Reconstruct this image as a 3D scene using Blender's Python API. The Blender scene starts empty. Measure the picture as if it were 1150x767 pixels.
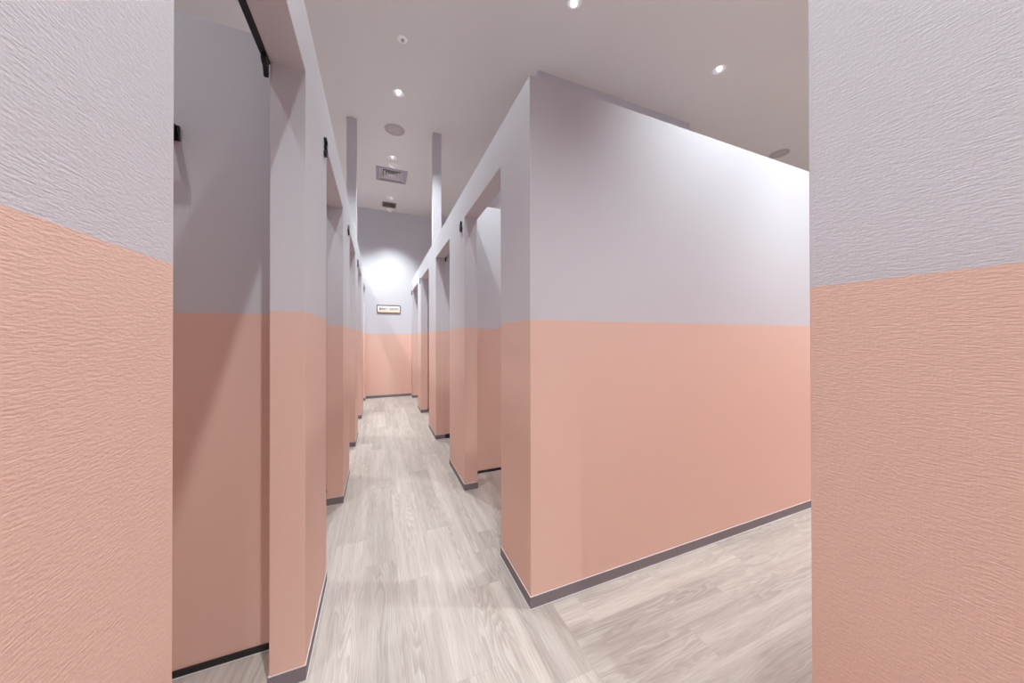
import bpy, bmesh, math, random
from mathutils import Vector, Matrix
from mathutils.geometry import delaunay_2d_cdt

random.seed(7)
S = bpy.context.scene
C = S.collection

# ------------------------------------------------------------------ dimensions (metres, camera above the origin)
EYE = 1.15
XR, XL = 0.593, -0.228          # faces of the two corridor walls
TH = 0.10                       # wall thickness
TOP = 2.270                     # partition height
OPEN = 2.053                    # height of the cubicle openings
SPLIT = 1.224                   # where pink wallpaper turns grey
CEIL = 3.60
YEND = 6.756
YB = 1.25                       # front of the block on the right
YN = 0.277                      # end of the near right wall
R_OPEN = [(1.612, 2.401), (2.955, 3.735), (4.280, 5.135), (5.560, 6.485)]
L_OPEN = [(-0.85, -0.06), (0.5235, 1.289), (1.768, 2.558), (3.079, 3.835), (4.297, 5.128), (5.753, 6.555)]
XMIN, XMAX, YMIN = -2.6, 7.4, -3.2

# ------------------------------------------------------------------ node helpers
class NT:
    def __init__(s, name):
        s.m = bpy.data.materials.new(name); s.m.use_nodes = True
        s.t = s.m.node_tree; s.n = s.t.nodes; s.l = s.t.links
        s.b = s.n['Principled BSDF']
    def new(s, typ, **kw):
        n = s.n.new(typ)
        for k, v in kw.items(): setattr(n, k, v)
        return n
    def put(s, sock, v):
        if isinstance(v, bpy.types.NodeSocket): s.l.new(v, sock)
        else: sock.default_value = v
    def math(s, op, a, b=0.0, c=0.0, clamp=False):
        n = s.new('ShaderNodeMath', operation=op); n.use_clamp = clamp
        s.put(n.inputs[0], a); s.put(n.inputs[1], b); s.put(n.inputs[2], c); return n.outputs[0]
    def mix(s, f, a, b):
        n = s.new('ShaderNodeMix', data_type='RGBA')
        s.put(n.inputs[0], f); s.put(n.inputs[6], a); s.put(n.inputs[7], b); return n.outputs[2]
    def comb(s, x, y, z=0.0):
        n = s.new('ShaderNodeCombineXYZ')
        s.put(n.inputs[0], x); s.put(n.inputs[1], y); s.put(n.inputs[2], z); return n.outputs[0]
    def sep(s, v):
        n = s.new('ShaderNodeSeparateXYZ'); s.l.new(v, n.inputs[0]); return n.outputs
    def noise(s, vec, scale=1.0, detail=2.0, rough=0.5, dist=0.0):
        n = s.new('ShaderNodeTexNoise'); s.put(n.inputs['Vector'], vec)
        n.inputs['Scale'].default_value = scale; n.inputs['Detail'].default_value = detail
        n.inputs['Roughness'].default_value = rough; n.inputs['Distortion'].default_value = dist
        return n.outputs[0]
    def ramp(s, f, lo, hi):
        n = s.new('ShaderNodeMapRange'); n.interpolation_type = 'SMOOTHSTEP'
        s.put(n.inputs[0], f); n.inputs[1].default_value = lo; n.inputs[2].default_value = hi
        return n.outputs[0]

def rgb(r, g, b):
    f = lambda c: ((c/255+0.055)/1.055)**2.4 if c > 10 else c/255/12.92
    return (f(r), f(g), f(b), 1)

def simple(name, col, rough=0.5, metal=0.0, spec=0.5, speck=0.0):
    k = NT(name); k.b.inputs['Roughness'].default_value = rough
    k.b.inputs['Metallic'].default_value = metal; k.b.inputs['Specular IOR Level'].default_value = spec
    tc = k.new('ShaderNodeTexCoord')
    n = k.noise(tc.outputs['Object'], 60, 3)
    dark = tuple(c*(1-speck) for c in col[:3]) + (1,)
    k.put(k.b.inputs['Base Color'], k.mix(n, dark, col))
    return k.m

# ------------------------------------------------------------------ materials
def wallpaper():
    k = NT('two_tone_wallpaper')
    geo = k.new('ShaderNodeNewGeometry')
    p = k.sep(geo.outputs['Position'])
    u = k.math('ADD', p[0], p[1])
    z = p[2]
    # irregular horizontal dabs of an embossed woven wallpaper
    warp = k.noise(k.comb(k.math('MULTIPLY', u, 30.0), k.math('MULTIPLY', z, 30.0), 0.0), 1.0, 2)
    zz = k.math('ADD', z, k.math('MULTIPLY', warp, 0.006))
    n1 = k.noise(k.comb(k.math('MULTIPLY', u, 80.0), k.math('MULTIPLY', zz, 460.0), 3.0), 1.0, 3, 0.6)
    n2 = k.noise(k.comb(k.math('MULTIPLY', u, 260.0), k.math('MULTIPLY', z, 520.0), 8.0), 1.0, 2, 0.5)
    n3 = k.noise(k.comb(k.math('MULTIPLY', u, 420.0), k.math('MULTIPLY', z, 60.0), 12.0), 1.0, 2, 0.5)
    h = k.math('ADD', k.math('MULTIPLY', n1, 1.0), k.math('ADD', k.math('MULTIPLY', n2, 0.45), k.math('MULTIPLY', n3, 0.30)))
    bump = k.new('ShaderNodeBump'); bump.inputs['Strength'].default_value = 0.42; bump.inputs['Distance'].default_value = 0.0011
    k.put(bump.inputs['Height'], h); k.put(k.b.inputs['Normal'], bump.outputs[0])
    edge = k.math('MULTIPLY', k.math('SUBTRACT', n1, 0.5), 0.0025)
    left = k.math('LESS_THAN', p[0], -0.2)
    f = k.math('GREATER_THAN', k.math('ADD', z, edge), k.math('ADD', SPLIT, k.math('MULTIPLY', left, 0.014)))
    mot = k.noise(k.comb(k.math('MULTIPLY', u, 150.0), k.math('MULTIPLY', z, 500.0), 1.0), 1.0, 3, 0.6)
    pink = k.mix(mot, PINK_A, PINK_B)
    grey = k.mix(mot, GREY_A, GREY_B)
    k.put(k.b.inputs['Base Color'], k.mix(f, pink, grey))
    k.b.inputs['Roughness'].default_value = 0.62
    k.b.inputs['Specular IOR Level'].default_value = 0.35
    return k.m
PINK_A, PINK_B = rgb(221, 182, 168), rgb(228, 190, 177)
GREY_A, GREY_B = rgb(199, 195, 201), rgb(206, 202, 208)
M_WALL = wallpaper()

def grey_paint():
    k = NT('grey_wall_paint'); geo = k.new('ShaderNodeNewGeometry')
    n = k.noise(geo.outputs['Position'], 90, 3)
    k.put(k.b.inputs['Base Color'], k.mix(n, GREY_A, GREY_B)); k.b.inputs['Roughness'].default_value = 0.7
    return k.m
M_GREY = grey_paint()

def ceiling_paint():
    k = NT('ceiling_paint'); geo = k.new('ShaderNodeNewGeometry')
    n = k.noise(geo.outputs['Position'], 3.0, 4)
    k.put(k.b.inputs['Base Color'], k.mix(n, rgb(218, 211, 207), rgb(222, 215, 211)))
    k.b.inputs['Roughness'].default_value = 0.85; k.b.inputs['Specular IOR Level'].default_value = 0.2
    n2 = k.noise(geo.outputs['Position'], 220, 2)
    b = k.new('ShaderNodeBump'); b.inputs['Strength'].default_value = 0.15; b.inputs['Distance'].default_value = 0.0006
    k.put(b.inputs['Height'], n2); k.put(k.b.inputs['Normal'], b.outputs[0])
    return k.m
M_CEIL = ceiling_paint()

def oak():
    k = NT('whitewashed_oak_planks')
    uv = k.new('ShaderNodeUVMap', uv_map='plank'); s = k.sep(uv.outputs[0])
    at = k.new('ShaderNodeAttribute', attribute_name='tone'); tn = k.sep(at.outputs['Vector'])
    U, V, tone, kind = s[0], s[1], tn[0], tn[1]
    # cathedral figure: contour lines of a long stretched noise
    w = k.noise(k.comb(k.math('MULTIPLY', U, 1.35), k.math('MULTIPLY', V, 12.0), 0.0), 1.0, 1.5, 0.45)
    w2 = k.noise(k.comb(k.math('MULTIPLY', U, 14.0), k.math('MULTIPLY', V, 60.0), 5.0), 1.0, 2, 0.5)
    c = k.math('ADD', k.math('MULTIPLY', w, 19.0), k.math('MULTIPLY', w2, 0.75))
    ring = k.math('FRACT', c)
    ring = k.math('MULTIPLY', k.ramp(ring, 0.0, 0.80), k.math('SUBTRACT', 1.0, k.ramp(ring, 0.86, 1.0)))
    fig = k.ramp(k.noise(k.comb(k.math('MULTIPLY', U, 0.9), k.math('MULTIPLY', V, 7.0), 31.0), 1.0, 1), 0.38, 0.66)
    fine = k.noise(k.comb(k.math('MULTIPLY', U, 7.0), k.math('MULTIPLY', V, 330.0), 2.0), 1.0, 4, 0.62)
    band = k.noise(k.comb(k.math('MULTIPLY', U, 1.5), k.math('MULTIPLY', V, 26.0), 17.0), 1.0, 2, 0.5)
    light, mid, dark = rgb(186, 175, 169), rgb(165, 152, 145), rgb(122, 109, 102)
    base = k.mix(k.math('MULTIPLY', k.ramp(band, 0.3, 0.7), 0.7), light, mid)
    base = k.mix(k.math('MULTIPLY', k.ramp(fine, 0.40, 0.72), 0.42), base, dark)
    base = k.mix(k.math('MULTIPLY', k.math('MULTIPLY', ring, fig), 0.36), base, dark)
    gain = k.math('ADD', 0.87, k.math('MULTIPLY', tone, 0.22))
    hsv = k.new('ShaderNodeHueSaturation'); k.put(hsv.inputs['Value'], gain); k.put(hsv.inputs['Color'], base)
    # hairline joints between the planks (distance to the plank edge is stored per corner)
    ed = k.new('ShaderNodeUVMap', uv_map='edge'); e = k.sep(ed.outputs[0])
    d = k.math('MINIMUM', k.math('MINIMUM', e[0], k.math('SUBTRACT', kind, e[0])), k.math('MINIMUM', e[1], k.math('SUBTRACT', tn[2], e[1])))
    j = k.math('SUBTRACT', 1.0, k.ramp(d, 0.0004, 0.0013))
    k.put(k.b.inputs['Base Color'], k.mix(k.math('MULTIPLY', j, 0.28), hsv.outputs[0], dark))
    k.b.inputs['Roughness'].default_value = 0.42
    k.put(k.b.inputs['Roughness'], k.math('ADD', 0.40, k.math('MULTIPLY', fine, 0.15)))
    k.b.inputs['Specular IOR Level'].default_value = 0.4
    b = k.new('ShaderNodeBump'); b.inputs['Strength'].default_value = 0.25; b.inputs['Distance'].default_value = 0.0005
    k.put(b.inputs['Height'], fine); k.put(k.b.inputs['Normal'], b.outputs[0])
    return k.m
M_FLOOR = oak()
M_BASE = simple('grey_vinyl_skirting', rgb(130, 119, 124), 0.55, speck=0.12)
M_PALE = simple('pale_skirting_strip', rgb(205, 198, 200), 0.6)  # thin pale lines along the top and floor edges of the skirting
M_BLACK = simple('black_powder_coat', rgb(22, 20, 20), 0.38, speck=0.2)
M_SKIRT = simple('black_skirting', rgb(30, 26, 26), 0.45, speck=0.2)
M_WHITE = simple('white_enamel', rgb(250, 248, 247), 0.35)
M_MATTE = simple('white_plastic', rgb(222, 215, 212), 0.5)
M_MESH = None
M_CHROME = simple('satin_reflector', rgb(240, 240, 244), 0.22, 0.6)
M_DARK = simple('dark_recess', rgb(40, 36, 36), 0.7)
M_GLASSY = simple('beige_plastic', rgb(190, 180, 158), 0.4)
M_LILAC = simple('lilac_grey_aluminium', rgb(158, 146, 157), 0.45, 0.1)

def speaker_cloth():
    k = NT('perforated_speaker_grille'); tc = k.new('ShaderNodeTexCoord')
    v = k.new('ShaderNodeTexVoronoi'); v.inputs['Scale'].default_value = 260
    v.inputs['Randomness'].default_value = 0.0
    k.l.new(tc.outputs['Object'], v.inputs['Vector'])
    k.put(k.b.inputs['Base Color'], k.mix(k.ramp(v.outputs['Distance'], 0.15, 0.4), rgb(120, 110, 108), rgb(186, 175, 172)))
    k.b.inputs['Roughness'].default_value = 0.6
    return k.m
M_SPK = speaker_cloth()

def lamp_mat():
    k = NT('lit_lamp_lens'); k.b.inputs['Base Color'].default_value = (1, 1, 1, 1)
    k.b.inputs['Emission Color'].default_value = (1, 0.96, 0.93, 1); k.b.inputs['Emission Strength'].default_value = 2.2
    return k.m
M_LAMP = lamp_mat()
def sign_mat():
    k = NT('sign_face_white_over_peach'); geo = k.new('ShaderNodeTexCoord')
    z = k.sep(geo.outputs['Object'])[2]
    k.put(k.b.inputs['Base Color'], k.mix(k.math('GREATER_THAN', z, -0.012), rgb(250, 220, 200), rgb(248, 248, 250)))
    k.b.inputs['Roughness'].default_value = 0.35
    return k.m
M_SIGN = sign_mat()

# ------------------------------------------------------------------ mesh helpers
def link(name, bm, mats, parent=None, kind=None, smooth=False, bevel=0.0):
    bmesh.ops.recalc_face_normals(bm, faces=bm.faces)
    me = bpy.data.meshes.new(name); bm.to_mesh(me); bm.free()
    for m in (mats if isinstance(mats, (list, tuple)) else [mats]): me.materials.append(m)
    if smooth:
        for p in me.polygons: p.use_smooth = True
    o = bpy.data.objects.new(name, me); C.objects.link(o)
    if parent: o.parent = parent
    if kind: o['kind'] = kind
    if bevel:
        b = o.modifiers.new('bevel', 'BEVEL'); b.width = bevel; b.segments = 2; b.limit_method = 'ANGLE'
        b.angle_limit = math.radians(40)
    return o
def box(bm, x0, x1, y0, y1, z0, z1, mi=0):
    v = [bm.verts.new((x, y, z)) for z in (z0, z1) for x, y in ((x0, y0), (x1, y0), (x1, y1), (x0, y1))]
    for q in ((3, 2, 1, 0), (4, 5, 6, 7), (0, 1, 5, 4), (1, 2, 6, 5), (2, 3, 7, 6), (3, 0, 4, 7)):
        f = bm.faces.new([v[i] for i in q]); f.material_index = mi
def prism_x(bm, pts, x0, x1):            # polygon in (y, z) extruded along x
    a = [bm.verts.new((x0, y, z)) for y, z in pts]; b = [bm.verts.new((x1, y, z)) for y, z in pts]
    bm.faces.new(a); bm.faces.new(b[::-1]); n = len(pts)
    for i in range(n): bm.faces.new((a[i], b[i], b[(i+1) % n], a[(i+1) % n]))
def lathe(bm, prof, seg=40, mi=0, closed=False):   # profile of (r, z)
    rings = []
    for r, z in prof:
        rings.append([bm.verts.new((max(r, 1e-5)*math.cos(2*math.pi*i/seg), max(r, 1e-5)*math.sin(2*math.pi*i/seg), z)) for i in range(seg)])
    for a, b in zip(rings, rings[1:]):
        for i in range(seg):
            f = bm.faces.new((a[i], a[(i+1) % seg], b[(i+1) % seg], b[i])); f.material_index = mi
    bmesh.ops.remove_doubles(bm, verts=bm.verts, dist=2e-5)
def thing(name, label, cat, loc, group=None):
    o = bpy.data.objects.new(name, None); C.objects.link(o); o.location = loc; o.empty_display_size = 0.05
    o['label'] = label; o['category'] = cat
    if group: o['group'] = group
    return o
def tag(o, label, cat, group=None):
    o['label'] = label; o['category'] = cat
    if group: o['group'] = group
    return o

# ------------------------------------------------------------------ floor: planks as faces of one mesh
PW, PL = 0.15, 0.92
def floor_mesh():
    bm = bmesh.new(); uv = bm.loops.layers.uv.new('plank'); ue = bm.loops.layers.uv.new('edge')
    tone = bm.verts.layers.float_vector.new('tone')
    def plank(x0, x1, y0, y1, along, cx0, cx1, cy0, cy1):
        x0c, x1c, y0c, y1c = max(x0, cx0), min(x1, cx1), max(y0, cy0), min(y1, cy1)
        if x1c - x0c < 1e-4 or y1c - y0c < 1e-4: return
        t = random.random(); ou, ov = random.uniform(0, 300), random.uniform(0, 300)
        cs = ((x0c, y0c), (x1c, y0c), (x1c, y1c), (x0c, y1c))
        vs = [bm.verts.new((x, y, 0)) for x, y in cs]
        for v in vs: v[tone] = (t, PL, PW)
        f = bm.faces.new(vs)
        for lp, (x, y) in zip(f.loops, cs):
            a, b = (x-x0, y-y0) if along == 'x' else (y-y0, x-x0)
            lp[uv].uv = (a+ou, b+ov); lp[ue].uv = (a, b)
    SEAM = 0.690
    known_y = {-1: 2.04, 0: 1.80, 1: 1.62, 2: 2.00, 3: 1.455, 4: 1.86}      # joint positions, rows counted from x=-.065
    x = SEAM - 0.155 - 4*PW                                                # = -0.065
    def rows_y(cx0, cx1, cy0, cy1):
        i0 = math.floor((cx0 + 0.065)/PW) - 1; i1 = math.ceil((cx1 + 0.065)/PW) + 1
        for i in range(i0, i1):
            rx = -0.065 + i*PW
            off = known_y.get(i, random.Random(i*31+5).uniform(0, PL))
            k0 = math.floor((cy0-off)/PL) - 1
            for k in range(k0, k0 + int((cy1-cy0)/PL) + 4):
                plank(rx, rx+PW, off+k*PL, off+(k+1)*PL, 'y', cx0, cx1, cy0, cy1)
    known_x = {0: 1.43, -1: 1.128, 1: 1.725}                               # rows counted from y=.94
    def rows_x(cx0, cx1, cy0, cy1):
        i0 = math.floor((cy0-0.94)/PW) - 1; i1 = math.ceil((cy1-0.94)/PW) + 1
        for i in range(i0, i1):
            ry = 0.94 + i*PW
            off = known_x.get(i, random.Random(i*17+3).uniform(0, PL))
            k0 = math.floor((cx0-off)/PL) - 1
            for k in range(k0, k0 + int((cx1-cx0)/PL) + 4):
                plank(off+k*PL, off+(k+1)*PL, ry, ry+PW, 'x', cx0, cx1, cy0, cy1)
    rows_y(XMIN, SEAM, YMIN, YEND+.1)
    rows_y(SEAM, XMAX, YB+.02, YEND+.1)
    rows_x(SEAM, XMAX, YMIN, YB+.02)
    me = bpy.data.meshes.new('floor'); bm.to_mesh(me); bm.free(); me.materials.append(M_FLOOR)
    o = bpy.data.objects.new('floor', me); C.objects.link(o); o['kind'] = 'structure'
floor_mesh()

# ------------------------------------------------------------------ ceiling with round and square cut-outs
LAMPS = [(0.185, 3.443), (0.174, 4.716), (0.196, 6.101), (1.314, 2.005), (2.871, 2.005),   # in view
         (0.19, 2.02), (0.19, 0.0), (-0.93, 0.75), (-1.00, 2.10), (-0.75, 3.50), (-0.90, 4.72), (-0.90, 6.05),
         ((1.90, 0.65)), (3.10, 0.65), (4.45, 0.66), (5.90, 0.80), (4.80, 2.00), (6.60, 2.40),  # first two read off the wall pools, the rest added as fill
         (2.60, 4.70), (3.00, 5.90), (5.20, 5.20), (0.19, -1.3), (0.19, -2.5), (-1.3, -1.3), (1.60, -1.2), (3.6, -1.5), (5.7, -1.5)]  # unseen downlights added as fill over the rest of the room
LR = 0.046
HOLES = [[(x+LR*math.cos(2*math.pi*i/24), y+LR*math.sin(2*math.pi*i/24)) for i in range(24)] for x, y in LAMPS]
DIFF = (0.178, 5.242, 0.155); GRL = (0.176, 6.42, 0.104)
for cx, cy, h in (DIFF, GRL): HOLES.append([(cx-h, cy-h), (cx+h, cy-h), (cx+h, cy+h), (cx-h, cy+h)])
def ceiling():
    outer = [(XMIN, YMIN), (XMAX, YMIN), (XMAX, YEND+.1), (XMIN, YEND+.1)]
    pts, edges = [], []
    for loop in [outer] + HOLES:
        b = len(pts); pts += [Vector(p) for p in loop]; n = len(loop)
        edges += [(b+i, b+(i+1) % n) for i in range(n)]
    vs, es, fs, *_ = delaunay_2d_cdt(pts, edges, [], 0, 1e-6)
    def inside(p, loop):
        c = False
        for i in range(len(loop)):
            (x0, y0), (x1, y1) = loop[i-1], loop[i]
            if (y0 > p[1]) != (y1 > p[1]) and p[0] < (x1-x0)*(p[1]-y0)/(y1-y0)+x0: c = not c
        return c
    bm = bmesh.new(); V = [bm.verts.new((v.x, v.y, CEIL)) for v in vs]
    for f in fs:
        c = sum((vs[i] for i in f), Vector((0, 0)))/len(f)
        if any(inside(c, h) for h in HOLES): continue
        bm.faces.new([V[i] for i in f])
    link('ceiling', bm, M_CEIL, kind='structure')
    bm = bmesh.new(); box(bm, XMIN, XMAX, YMIN, YEND+.1, CEIL+.2, CEIL+.3)
    link('ceiling_slab', bm, M_DARK, kind='structure')
ceiling()

# ------------------------------------------------------------------ walls
def comb_wall(name, x0, x1, y0, y1, openings):
    pts = [(y0, TOP), (y0, 0)]
    for a, b in openings: pts += [(a, 0), (a, OPEN), (b, OPEN), (b, 0)]
    pts += [(y1, 0), (y1, TOP)]
    bm = bmesh.new(); prism_x(bm, pts, x0, x1)
    return link(name, bm, M_WALL, kind='structure', bevel=0.0025)
comb_wall('wall_left', XL-TH, XL, YMIN, YEND, L_OPEN)
comb_wall('wall_right', XR, XR+TH, YB, YEND, R_OPEN)
def wall(name, x0, x1, y0, y1, z0=0.0, z1=TOP, m=None, bevel=0.0025):
    bm = bmesh.new(); box(bm, x0, x1, y0, y1, z0, z1)
    return link(name, bm, m or M_WALL, kind='structure', bevel=bevel)
# front of the right-hand block joins the corridor wall at a mitred corner
wall('wall_front', XR+TH-.004, 6.2, YB, YB+TH)
# near right wall, turning along the cross passage
def ell():
    bm = bmesh.new()
    pts = [(XR, YMIN), (XR+TH, YMIN), (XR+TH, YN-TH), (6.2, YN-TH), (6.2, YN), (XR, YN)]
    a = [bm.verts.new((x, y, 0)) for x, y in pts]; b = [bm.verts.new((x, y, TOP)) for x, y in pts]
    bm.faces.new(a[::-1]); bm.faces.new(b); n = len(pts)
    for i in range(n): bm.faces.new((a[i], a[(i+1) % n], b[(i+1) % n], b[i]))
    link('wall_near_right', bm, M_WALL, kind='structure', bevel=0.0025)
ell()
BACKL, BACKR = -1.45, 1.75
for i, y in enumerate((-1.5, 0.17, 1.471, 2.77, 4.02, 5.40)):
    wall('partition_left', BACKL, XL-TH, y, y+TH)
wall('wall_booth_left', BACKL-TH, BACKL, YMIN, YEND)
wall('partition_right', XR+TH, BACKR, 2.66, 2.76)
wall('partition_right', XR+TH, BACKR, 3.735, 4.04)
wall('partition_right', XR+TH, BACKR, 5.30, 5.40)
wall('wall_booth_right', BACKR, BACKR+TH, YB+TH, YEND)
wall('wall_back', XMIN, XMAX, YEND, YEND+TH, 0, CEIL)



wall('wall_rear', XMIN, XMAX, YMIN-TH, YMIN, 0, CEIL)
# posts and the wide bulkhead that run up from the partitions to the ceiling
wall('column_left', XL-TH, XL-.001, 4.035, 4.135, TOP, CEIL)
wall('column_right', XR+.001, XR+TH, 3.94, 4.04, TOP, CEIL)
wall('bulkhead_wall', 1.351, 3.283, 2.65, 4.045, TOP+.002, CEIL)
wall('booth_block_wall', BACKR+TH, 3.283, 2.66, 4.04)

# ------------------------------------------------------------------ skirtings
BH = 0.049
def skirt(name, rects):
    bm = bmesh.new()
    for x0, x1, y0, y1 in rects:
        t = 0.003
        box(bm, x0-t, x1+t, y0-t, y1+t, 0.0, BH, 0)
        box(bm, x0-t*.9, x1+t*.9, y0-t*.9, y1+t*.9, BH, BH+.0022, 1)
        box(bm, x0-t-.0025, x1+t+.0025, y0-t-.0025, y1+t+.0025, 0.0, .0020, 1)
    return link(name, bm, [M_BASE, M_PALE], kind='structure')
def piers(y0, y1, openings):
    out, s = [], y0
    for a, b in openings: out.append((s, a)); s = b
    out.append((s, y1)); return out
for a, b in piers(YMIN, YEND-.003, L_OPEN): skirt('baseboard_left', [(XL-TH, XL, a, b)])
for i, (a, b) in enumerate(piers(YB, YEND-.003, R_OPEN)):
    if i: skirt('baseboard_right', [(XR, XR+TH, a, b)])
def corner_skirt(name, pts):
    bm = bmesh.new()
    def off(pts, t):        # outer offset for an axis-aligned outline given with its outward corner signs
        return [(x+sx*t, y+sy*t) for x, y, sx, sy in pts]
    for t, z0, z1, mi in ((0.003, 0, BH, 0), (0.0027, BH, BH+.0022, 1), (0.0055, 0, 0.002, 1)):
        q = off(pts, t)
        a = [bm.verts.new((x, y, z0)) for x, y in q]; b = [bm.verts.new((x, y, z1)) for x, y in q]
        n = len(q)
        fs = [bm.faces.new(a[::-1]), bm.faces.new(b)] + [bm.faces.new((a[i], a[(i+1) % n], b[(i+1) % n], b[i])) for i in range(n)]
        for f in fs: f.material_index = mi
    link(name, bm, [M_BASE, M_PALE], kind='structure')
corner_skirt('baseboard_front', [(XR, YB, -1, -1), (6.2, YB, 1, -1), (6.2, YB+TH, 1, 1), (XR+TH, YB+TH, 1, 1), (XR+TH, R_OPEN[0][0], 1, 1), (XR, R_OPEN[0][0], -1, 1)])
corner_skirt('baseboard_near_right', [(XR, YMIN, -1, -1), (XR+TH, YMIN, 1, -1), (XR+TH, YN-TH, 1, -1), (6.2, YN-TH, 1, -1), (6.2, YN, 1, 1), (XR, YN, -1, 1)])
skirt('baseboard_back', [(XL-TH+.33, XR-.23, YEND, YEND+.05)]) if False else None
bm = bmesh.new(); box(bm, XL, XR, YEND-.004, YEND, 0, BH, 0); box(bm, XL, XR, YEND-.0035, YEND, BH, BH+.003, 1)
link('baseboard_back', bm, [M_BASE, M_PALE], kind='structure')
def black_skirt(name, x0, x1, y, h=0.024):
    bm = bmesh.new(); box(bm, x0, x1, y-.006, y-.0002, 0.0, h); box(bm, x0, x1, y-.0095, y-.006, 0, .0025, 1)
    link(name, bm, [M_SKIRT, M_PALE], kind='structure', bevel=0.001)
for y in (1.471, 2.77, 4.02, 5.40): black_skirt('baseboard_booth', BACKL, XL-TH-.004, y)
black_skirt('baseboard_booth', XR+TH+.004, BACKR, 2.66)
black_skirt('baseboard_booth', XR+TH+.004, BACKR, 3.735, 0.05)  # grey skirting standing in shade; the shade is put in as black
black_skirt('baseboard_booth', XR+TH+.004, BACKR, 5.30)

# ------------------------------------------------------------------ curtain rails inside the openings
def rail(side, a, b, label):
    x = XL-TH if side < 0 else XR+TH
    s = side
    t = thing('curtain_rail', label, 'curtain rail', (x, (a+b)/2, OPEN + (.022 if side > 0 else 0)), 'black rails inside the cubicle openings')
    bm = bmesh.new(); L = (b-a)/2
    box(bm, min(s*.001, s*.019), max(s*.001, s*.019), -L-.02, L+.012, -.002, .028)
    link('track', bm, M_BLACK, t, bevel=.002)
    # end bracket: a plate that drops below the track with a rounded nose
    bm = bmesh.new()
    prof = [(-.030, .030), (.0, .030), (.0, -.058), (-.004, -.050), (-.012, -.030), (-.022, -.024), (-.030, -.012)]
    prism_x(bm, [(L-.004+p, q) for p, q in prof], s*.001, s*.016)
    link('end_bracket', bm, M_BLACK, t, bevel=.002)
    # ring glider hanging from the track
    bm = bmesh.new()
    for i in range(20):
        for j in range(8):
            A, B = 2*math.pi*i/20, 2*math.pi*j/8
            r = .010 + .003*math.cos(B)
            bm.verts.new((s*(.014)+.003*math.sin(B), L-.020+r*math.cos(A), -.010+r*math.sin(A)))
    bm.verts.ensure_lookup_table()
    for i in range(20):
        for j in range(8):
            bm.faces.new([bm.verts[q] for q in (i*8+j, ((i+1) % 20)*8+j, ((i+1) % 20)*8+(j+1) % 8, i*8+(j+1) % 8)])
    link('glider', bm, M_BLACK, t, smooth=True)
    return t
rail(-1, *L_OPEN[1], 'black curtain rail over the nearest left cubicle opening')
rail(-1, *L_OPEN[2], 'black curtain rail inside second cubicle opening on left')
rail(1, *R_OPEN[1], 'black curtain rail inside second cubicle opening right of corridor')

# ------------------------------------------------------------------ coat rail on the left cubicle partition
def coat_rail():
    t = thing('coat_rail', 'black metal coat rail bracket on grey wall of nearest left cubicle', 'coat rail', (-0.80, 1.471, 1.847))
    h0, h1 = -.025, .026
    bm = bmesh.new(); box(bm, -.190, .167, -.080, -.068, h0, h1); link('front_bar', bm, M_BLACK, t, bevel=.002)
    for x in (-.190, .155):
        bm = bmesh.new(); box(bm, x, x+.012, -.068, -.011, h0, h1); link('arm', bm, M_BLACK, t, bevel=.001)
    for x in (-.20, .085):
        bm = bmesh.new(); box(bm, x, x+.090, -.011, -.0005, h0, h1); link('wall_plate', bm, M_BLACK, t, bevel=.002)
    for x in (-.11, 0.0, .10):
        bm = bmesh.new(); box(bm, x-.006, x+.006, -.092, -.080, -.020, .000); box(bm, x-.006, x+.006, -.104, -.092, -.020, .012)
        link('hook', bm, M_BLACK, t, bevel=.0015)
coat_rail()

# ------------------------------------------------------------------ booth numbers (raised black numerals)
def number(txt, side, y, z, label):
    cu = bpy.data.curves.new('n', 'FONT'); cu.body = txt; cu.size = 0.115; cu.extrude = .0055
    cu.align_x = 'CENTER'; cu.align_y = 'CENTER'; cu.offset = .0022
    o = bpy.data.objects.new('n', cu); C.objects.link(o)
    dg = bpy.context.evaluated_depsgraph_get(); me = bpy.data.meshes.new_from_object(o.evaluated_get(dg))
    bpy.data.objects.remove(o); me.name = 'number_sign'
    if side < 0:   # wall on the left, faces +x ; reading direction is +y
        M = Matrix(((0, 0, 1, 0), (1, 0, 0, 0), (0, 1, 0, 0), (0, 0, 0, 1))); x = XL+.0057
    else:
        M = Matrix(((0, 0, -1, 0), (-1, 0, 0, 0), (0, 1, 0, 0), (0, 0, 0, 1))); x = XR-.0057
    me.transform(M); me.materials.clear(); me.materials.append(M_BLACK)
    o = bpy.data.objects.new('number_sign', me); C.objects.link(o); o.location = (x, y, z)
    tag(o, label, 'number sign', 'black numerals beside the cubicle openings')
number('3', -1, 1.700, 2.010, 'raised black numeral on nearest left pier, below the lintel')
number('4', -1, 2.915, 2.010, 'raised black numeral on second left pier along the corridor')
number('5', -1, 4.195, 2.010, 'tiny black numeral on third left pier, furthest along the corridor')
number('6', 1, 2.490, 2.005, 'raised black numeral on right pier beside first right opening')
number('7', 1, 5.195, 2.020, 'tiny black numeral on narrow right pier deep in the corridor')
number('8', 1, 6.560, 2.010, 'tiny black numeral on last right pier beside the end wall')

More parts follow.
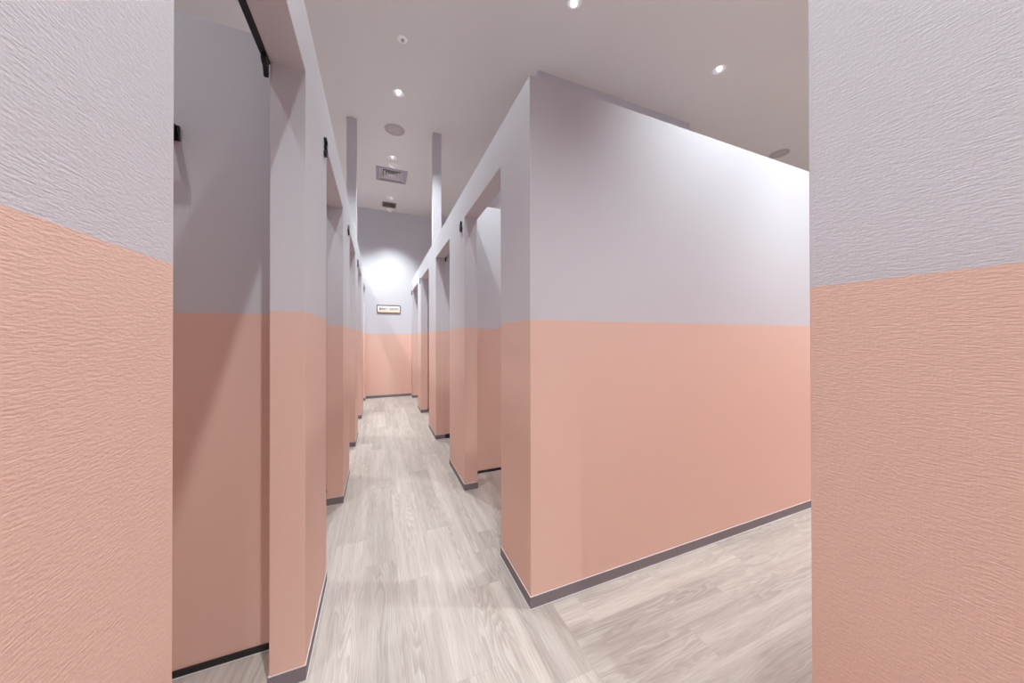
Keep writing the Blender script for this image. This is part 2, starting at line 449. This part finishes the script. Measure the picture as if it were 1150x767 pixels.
# ------------------------------------------------------------------ sign on the end wall
def sign():
    W, H = .425, .150
    t = thing('wall_sign', 'small framed BODY ARCHI sign on the lit end wall', 'sign', (.180, YEND, 1.705))
    bm = bmesh.new(); box(bm, -W/2+.008, W/2-.008, -.009, -.001, -H/2+.008, H/2-.008); link('sign_face', bm, M_SIGN, t)
    bm = bmesh.new(); f = .010
    box(bm, -W/2, W/2, -.014, 0, H/2-f, H/2); box(bm, -W/2, W/2, -.014, 0, -H/2, -H/2+f)
    box(bm, -W/2, -W/2+f, -.014, 0, -H/2+f, H/2-f); box(bm, W/2-f, W/2, -.014, 0, -H/2+f, H/2-f)
    link('frame', bm, M_FRAME, t)
    for word, x in (('BODY', -.092), ('ARCHI', .092)):
        cu = bpy.data.curves.new('n', 'FONT'); cu.body = word; cu.size = .050; cu.extrude = .001; cu.offset = .0014
        cu.align_x = 'CENTER'; cu.align_y = 'CENTER'; cu.space_character = 1.22
        o = bpy.data.objects.new('n', cu); C.objects.link(o)
        dg = bpy.context.evaluated_depsgraph_get(); me = bpy.data.meshes.new_from_object(o.evaluated_get(dg)); bpy.data.objects.remove(o)
        me.transform(Matrix(((1, 0, 0, 0), (0, 0, -1, 0), (0, 1, 0, 0), (0, 0, 0, 1)))); me.materials.clear(); me.materials.append(M_BLACK)
        o = bpy.data.objects.new('lettering', me); C.objects.link(o); o.parent = t; o.location = (x, -.0100, .000)
M_FRAME = simple('dark_bronze_frame', rgb(92, 78, 78), 0.4, 0.3)
sign()

# ------------------------------------------------------------------ downlights
def spot(parent, power, ang=112, blend=.6, tilt=(0, 0), r=.03):
    L = bpy.data.lights.new('lamp', 'SPOT'); L.energy = power; L.spot_size = math.radians(ang); L.spot_blend = blend
    L.shadow_soft_size = r; L.color = (.88, .985, 1.0)
    o = bpy.data.objects.new('lamp', L); C.objects.link(o); o.parent = parent; o.location = (0, 0, -.012)
    o.rotation_euler = (math.radians(tilt[0]), math.radians(tilt[1]), 0)
P0 = 62.0
def downlight_parts(t, head=(20, 15)):
    bm = bmesh.new()
    lathe(bm, [(.0445, .001), (.0445, -.003), (.047, -.005), (.054, -.005), (.056, -.002), (.056, -.0004), (.0445, .001)], 40)
    link('trim_ring', bm, M_WHITE, t, smooth=True)
    bm = bmesh.new(); lathe(bm, [(.0445, -.001), (.043, .012), (.036, .045), (.028, .060)], 40)
    link('reflector', bm, M_CHROME, t, smooth=True)
    bm = bmesh.new(); lathe(bm, [(.030, .058), (.030, .075), (0, .075)], 32); link('housing', bm, M_DARK, t)
    bm = bmesh.new(); lathe(bm, [(0, .0), (.008, .001), (.013, .004), (.014, .010), (.012, .022), (.006, .030), (0, .032)], 32)
    b = link('bulb', bm, M_LAMP, t, smooth=True); b.location = (0, 0, .026)
    b.rotation_euler = (math.radians(head[0]), math.radians(head[1]), 0)
LAB = ['recessed white downlight above corridor, nearest of the lit row', 'small recessed downlight just in front of the square air diffuser',
       'furthest recessed downlight, just in front of the small ceiling grille', 'recessed downlight cut by the top edge of the picture',
       'recessed downlight on ceiling over the big pink and grey block']
POW = {0: 1.7, 1: 1.85, 2: 3.3, 3: .9, 4: 1.2, 5: .9, 6: 3.1, 7: .65, 8: 1.1, 9: 1.0, 12: 2.6, 13: 2.7, 14: 3.6, 15: 2.0, 16: 2.4, 17: 2.4, 21: 2.8}
ANG = {0: 100, 2: 90, 6: 90, 7: 88, 8: 88, 9: 88, 12: 74, 13: 80, 14: 90, 21: 96}
for i, (x, y) in enumerate(LAMPS):
    lab = LAB[i] if i < 5 else 'unseen ceiling downlight, read off the light or added as fill'
    t = thing('downlight', lab, 'downlight', (x, y, CEIL), 'recessed round downlights in the ceiling' if i < 5 else 'downlights beyond the frame')
    downlight_parts(t, (20 if i % 2 else -18, 15))
    tilt = {0: (0, -9), 2: (0, 0), 12: (14, 0), 13: (14, 0)}.get(i, (0, 0))
    spot(t, P0*POW.get(i, .9), tilt=tilt, ang=ANG.get(i, 104), blend=1.0 if i in ANG else .6)

# ------------------------------------------------------------------ other ceiling fittings
def ceiling_sensor():
    t = thing('ceiling_sprinkler', 'tiny round white ceiling cap with beige centre, nearest over the corridor', 'sprinkler', (.180, 2.808, CEIL))
    bm = bmesh.new(); lathe(bm, [(0, -.004), (.020, -.004), (.024, -.008), (.036, -.007), (.041, -.003), (.041, -.0003)], 36); link('cover', bm, M_WHITE, t, smooth=True)
    bm = bmesh.new(); lathe(bm, [(0, -.022), (.010, -.020), (.013, -.012), (.009, -.004)], 24); link('nozzle', bm, M_GLASSY, t, smooth=True)
ceiling_sensor()
def speaker(x, y, lab):
    t = thing('ceiling_speaker', lab, 'speaker', (x, y, CEIL), 'round grey ceiling speakers')
    bm = bmesh.new(); lathe(bm, [(.104, -.004), (.108, -.006), (.113, -.004), (.114, -.0003)], 48); link('rim', bm, M_CEILTRIM, t, smooth=True)
    bm = bmesh.new(); lathe(bm, [(0, -.0050), (.06, -.0048), (.105, -.0040)], 48); link('grille', bm, M_SPK, t)
M_CEILTRIM = simple('speaker_rim', rgb(190, 180, 177), .6)
speaker(.173, 4.075, 'round grey speaker grille in ceiling above the corridor')
speaker(4.93, 2.62, 'round ceiling speaker half hidden behind top of right block')
def detector(x, y, lab, s=1.0):
    t = thing('smoke_detector', lab, 'smoke detector', (x, y, CEIL), 'white smoke detectors in the ceiling')
    bm = bmesh.new(); lathe(bm, [(.060*s, -.0003), (.066*s, -.004), (.066*s, -.010), (.058*s, -.014), (.045*s, -.015)], 40); link('base_plate', bm, M_WHITE, t, smooth=True)
    bm = bmesh.new(); lathe(bm, [(.047*s, -.014), (.049*s, -.026), (.043*s, -.036), (.026*s, -.044), (.018*s, -.050), (0, -.052)], 40); link('sensor_head', bm, M_WHITE, t, smooth=True)
detector(.187, 4.900, 'white domed smoke detector beside the square air diffuser')
detector(.205, 6.640, 'white smoke detector at far end between small grille and end wall')
def diffuser():
    cx, cy, _ = DIFF
    t = thing('air_diffuser', 'square lilac framed air diffuser in ceiling over the corridor', 'air vent', (cx, cy, CEIL))
    def ring(bm, r0, z0, r1, z1):
        a = [bm.verts.new((sx*r0, sy*r0, z0)) for sx, sy in ((-1, -1), (1, -1), (1, 1), (-1, 1))]
        b = [bm.verts.new((sx*r1, sy*r1, z1)) for sx, sy in ((-1, -1), (1, -1), (1, 1), (-1, 1))]
        for i in range(4): bm.faces.new((a[i], a[(i+1) % 4], b[(i+1) % 4], b[i]))
    bm = bmesh.new(); ring(bm, .218, -.0004, .216, -.009); ring(bm, .216, -.009, .172, -.009); link('frame', bm, M_LILAC, t)
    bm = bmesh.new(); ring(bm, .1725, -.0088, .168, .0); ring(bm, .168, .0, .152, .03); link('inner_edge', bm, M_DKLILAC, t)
    for r in (.150, .112, .074):
        bm = bmesh.new(); ring(bm, r, .004, r-.030, .034); ring(bm, r, .004, r-.002, .0015); ring(bm, r-.002, .0015, r-.031, .032)
        link('cone', bm, M_LILAC2, t)
    bm = bmesh.new(); box(bm, -.036, .036, -.036, .036, .006, .010); link('centre_plate', bm, M_LILAC2, t)
    bm = bmesh.new(); ring(bm, .154, .0, .154, .09); bm.faces.new([bm.verts.new((sx*.154, sy*.154, .09)) for sx, sy in ((-1, -1), (1, -1), (1, 1), (-1, 1))]); link('duct', bm, M_DARK, t)
M_DKLILAC = simple('painted_gap_shade', rgb(92, 80, 92), .6)  # dark strip: shade of the gap inside the frame, put into colour
M_LILAC2 = simple('pale_aluminium_blades', rgb(205, 198, 200), .45)
diffuser()
def grille():
    cx, cy, _ = GRL
    t = thing('ceiling_grille', 'small square slatted ventilation grille near the end wall', 'air vent', (cx, cy, CEIL))
    bm = bmesh.new(); o, i_ = .123, .103
    for x0, x1, y0, y1 in ((-o, o, i_, o), (-o, o, -o, -i_), (-o, -i_, -i_, i_), (i_, o, -i_, i_)): box(bm, x0, x1, y0, y1, -.007, -.0004)
    link('frame', bm, M_GRF, t)
    for k in range(11):
        y = -.095 + k*.019; bm = bmesh.new()
        v = [bm.verts.new(p) for p in ((-.103, y-.006, -.005), (.103, y-.006, -.005), (.103, y+.006, .010), (-.103, y+.006, .010))]; bm.faces.new(v)
        r = bmesh.ops.extrude_face_region(bm, geom=bm.faces[:]); bmesh.ops.translate(bm, verts=[q for q in r['geom'] if isinstance(q, bmesh.types.BMVert)], vec=(0, .0012, -.0012))
        link('slat', bm, M_GRF, t)
    bm = bmesh.new(); box(bm, -.103, .103, -.103, .103, .05, .06); link('duct', bm, M_DARK, t)
M_GRF = simple('grey_grille_paint', rgb(150, 138, 137), .55)
grille()

# ------------------------------------------------------------------ world, camera, render look
w = bpy.data.worlds.new('world'); S.world = w; w.use_nodes = True
w.node_tree.nodes['Background'].inputs[0].default_value = (.9, .87, .92, 1); w.node_tree.nodes['Background'].inputs[1].default_value = 0.20

cam = bpy.data.cameras.new('camera'); co = bpy.data.objects.new('camera', cam); C.objects.link(co); S.camera = co
f, cx, cy = 365.0747, 579.865, 377.162
yaw, pitch, roll = .4003356, .00484453, -.00204914
fwd = Vector((math.sin(yaw)*math.cos(pitch), math.cos(yaw)*math.cos(pitch), math.sin(pitch)))
right = Vector((math.cos(yaw), -math.sin(yaw), 0)); up = right.cross(fwd)
r2 = right*math.cos(roll)+up*math.sin(roll); u2 = -right*math.sin(roll)+up*math.cos(roll)
co.matrix_world = Matrix(((r2.x, u2.x, -fwd.x, 0), (r2.y, u2.y, -fwd.y, 0), (r2.z, u2.z, -fwd.z, EYE), (0, 0, 0, 1)))
cam.sensor_width = 36; cam.sensor_fit = 'HORIZONTAL'; cam.lens = f/1150*36
cam.shift_x = -(cx-575)/1150; cam.shift_y = (cy-383.5)/1150; cam.clip_start = .02

S.view_settings.view_transform = 'Standard'; S.view_settings.look = 'None'; S.view_settings.gamma = 1
S.view_settings.use_curve_mapping = False; S.view_settings.exposure = 0.88
S.cycles.diffuse_bounces = 8; S.cycles.max_bounces = 12
S.cycles.sample_clamp_indirect = 6; S.cycles.caustics_reflective = False
S.cycles.use_denoising = True
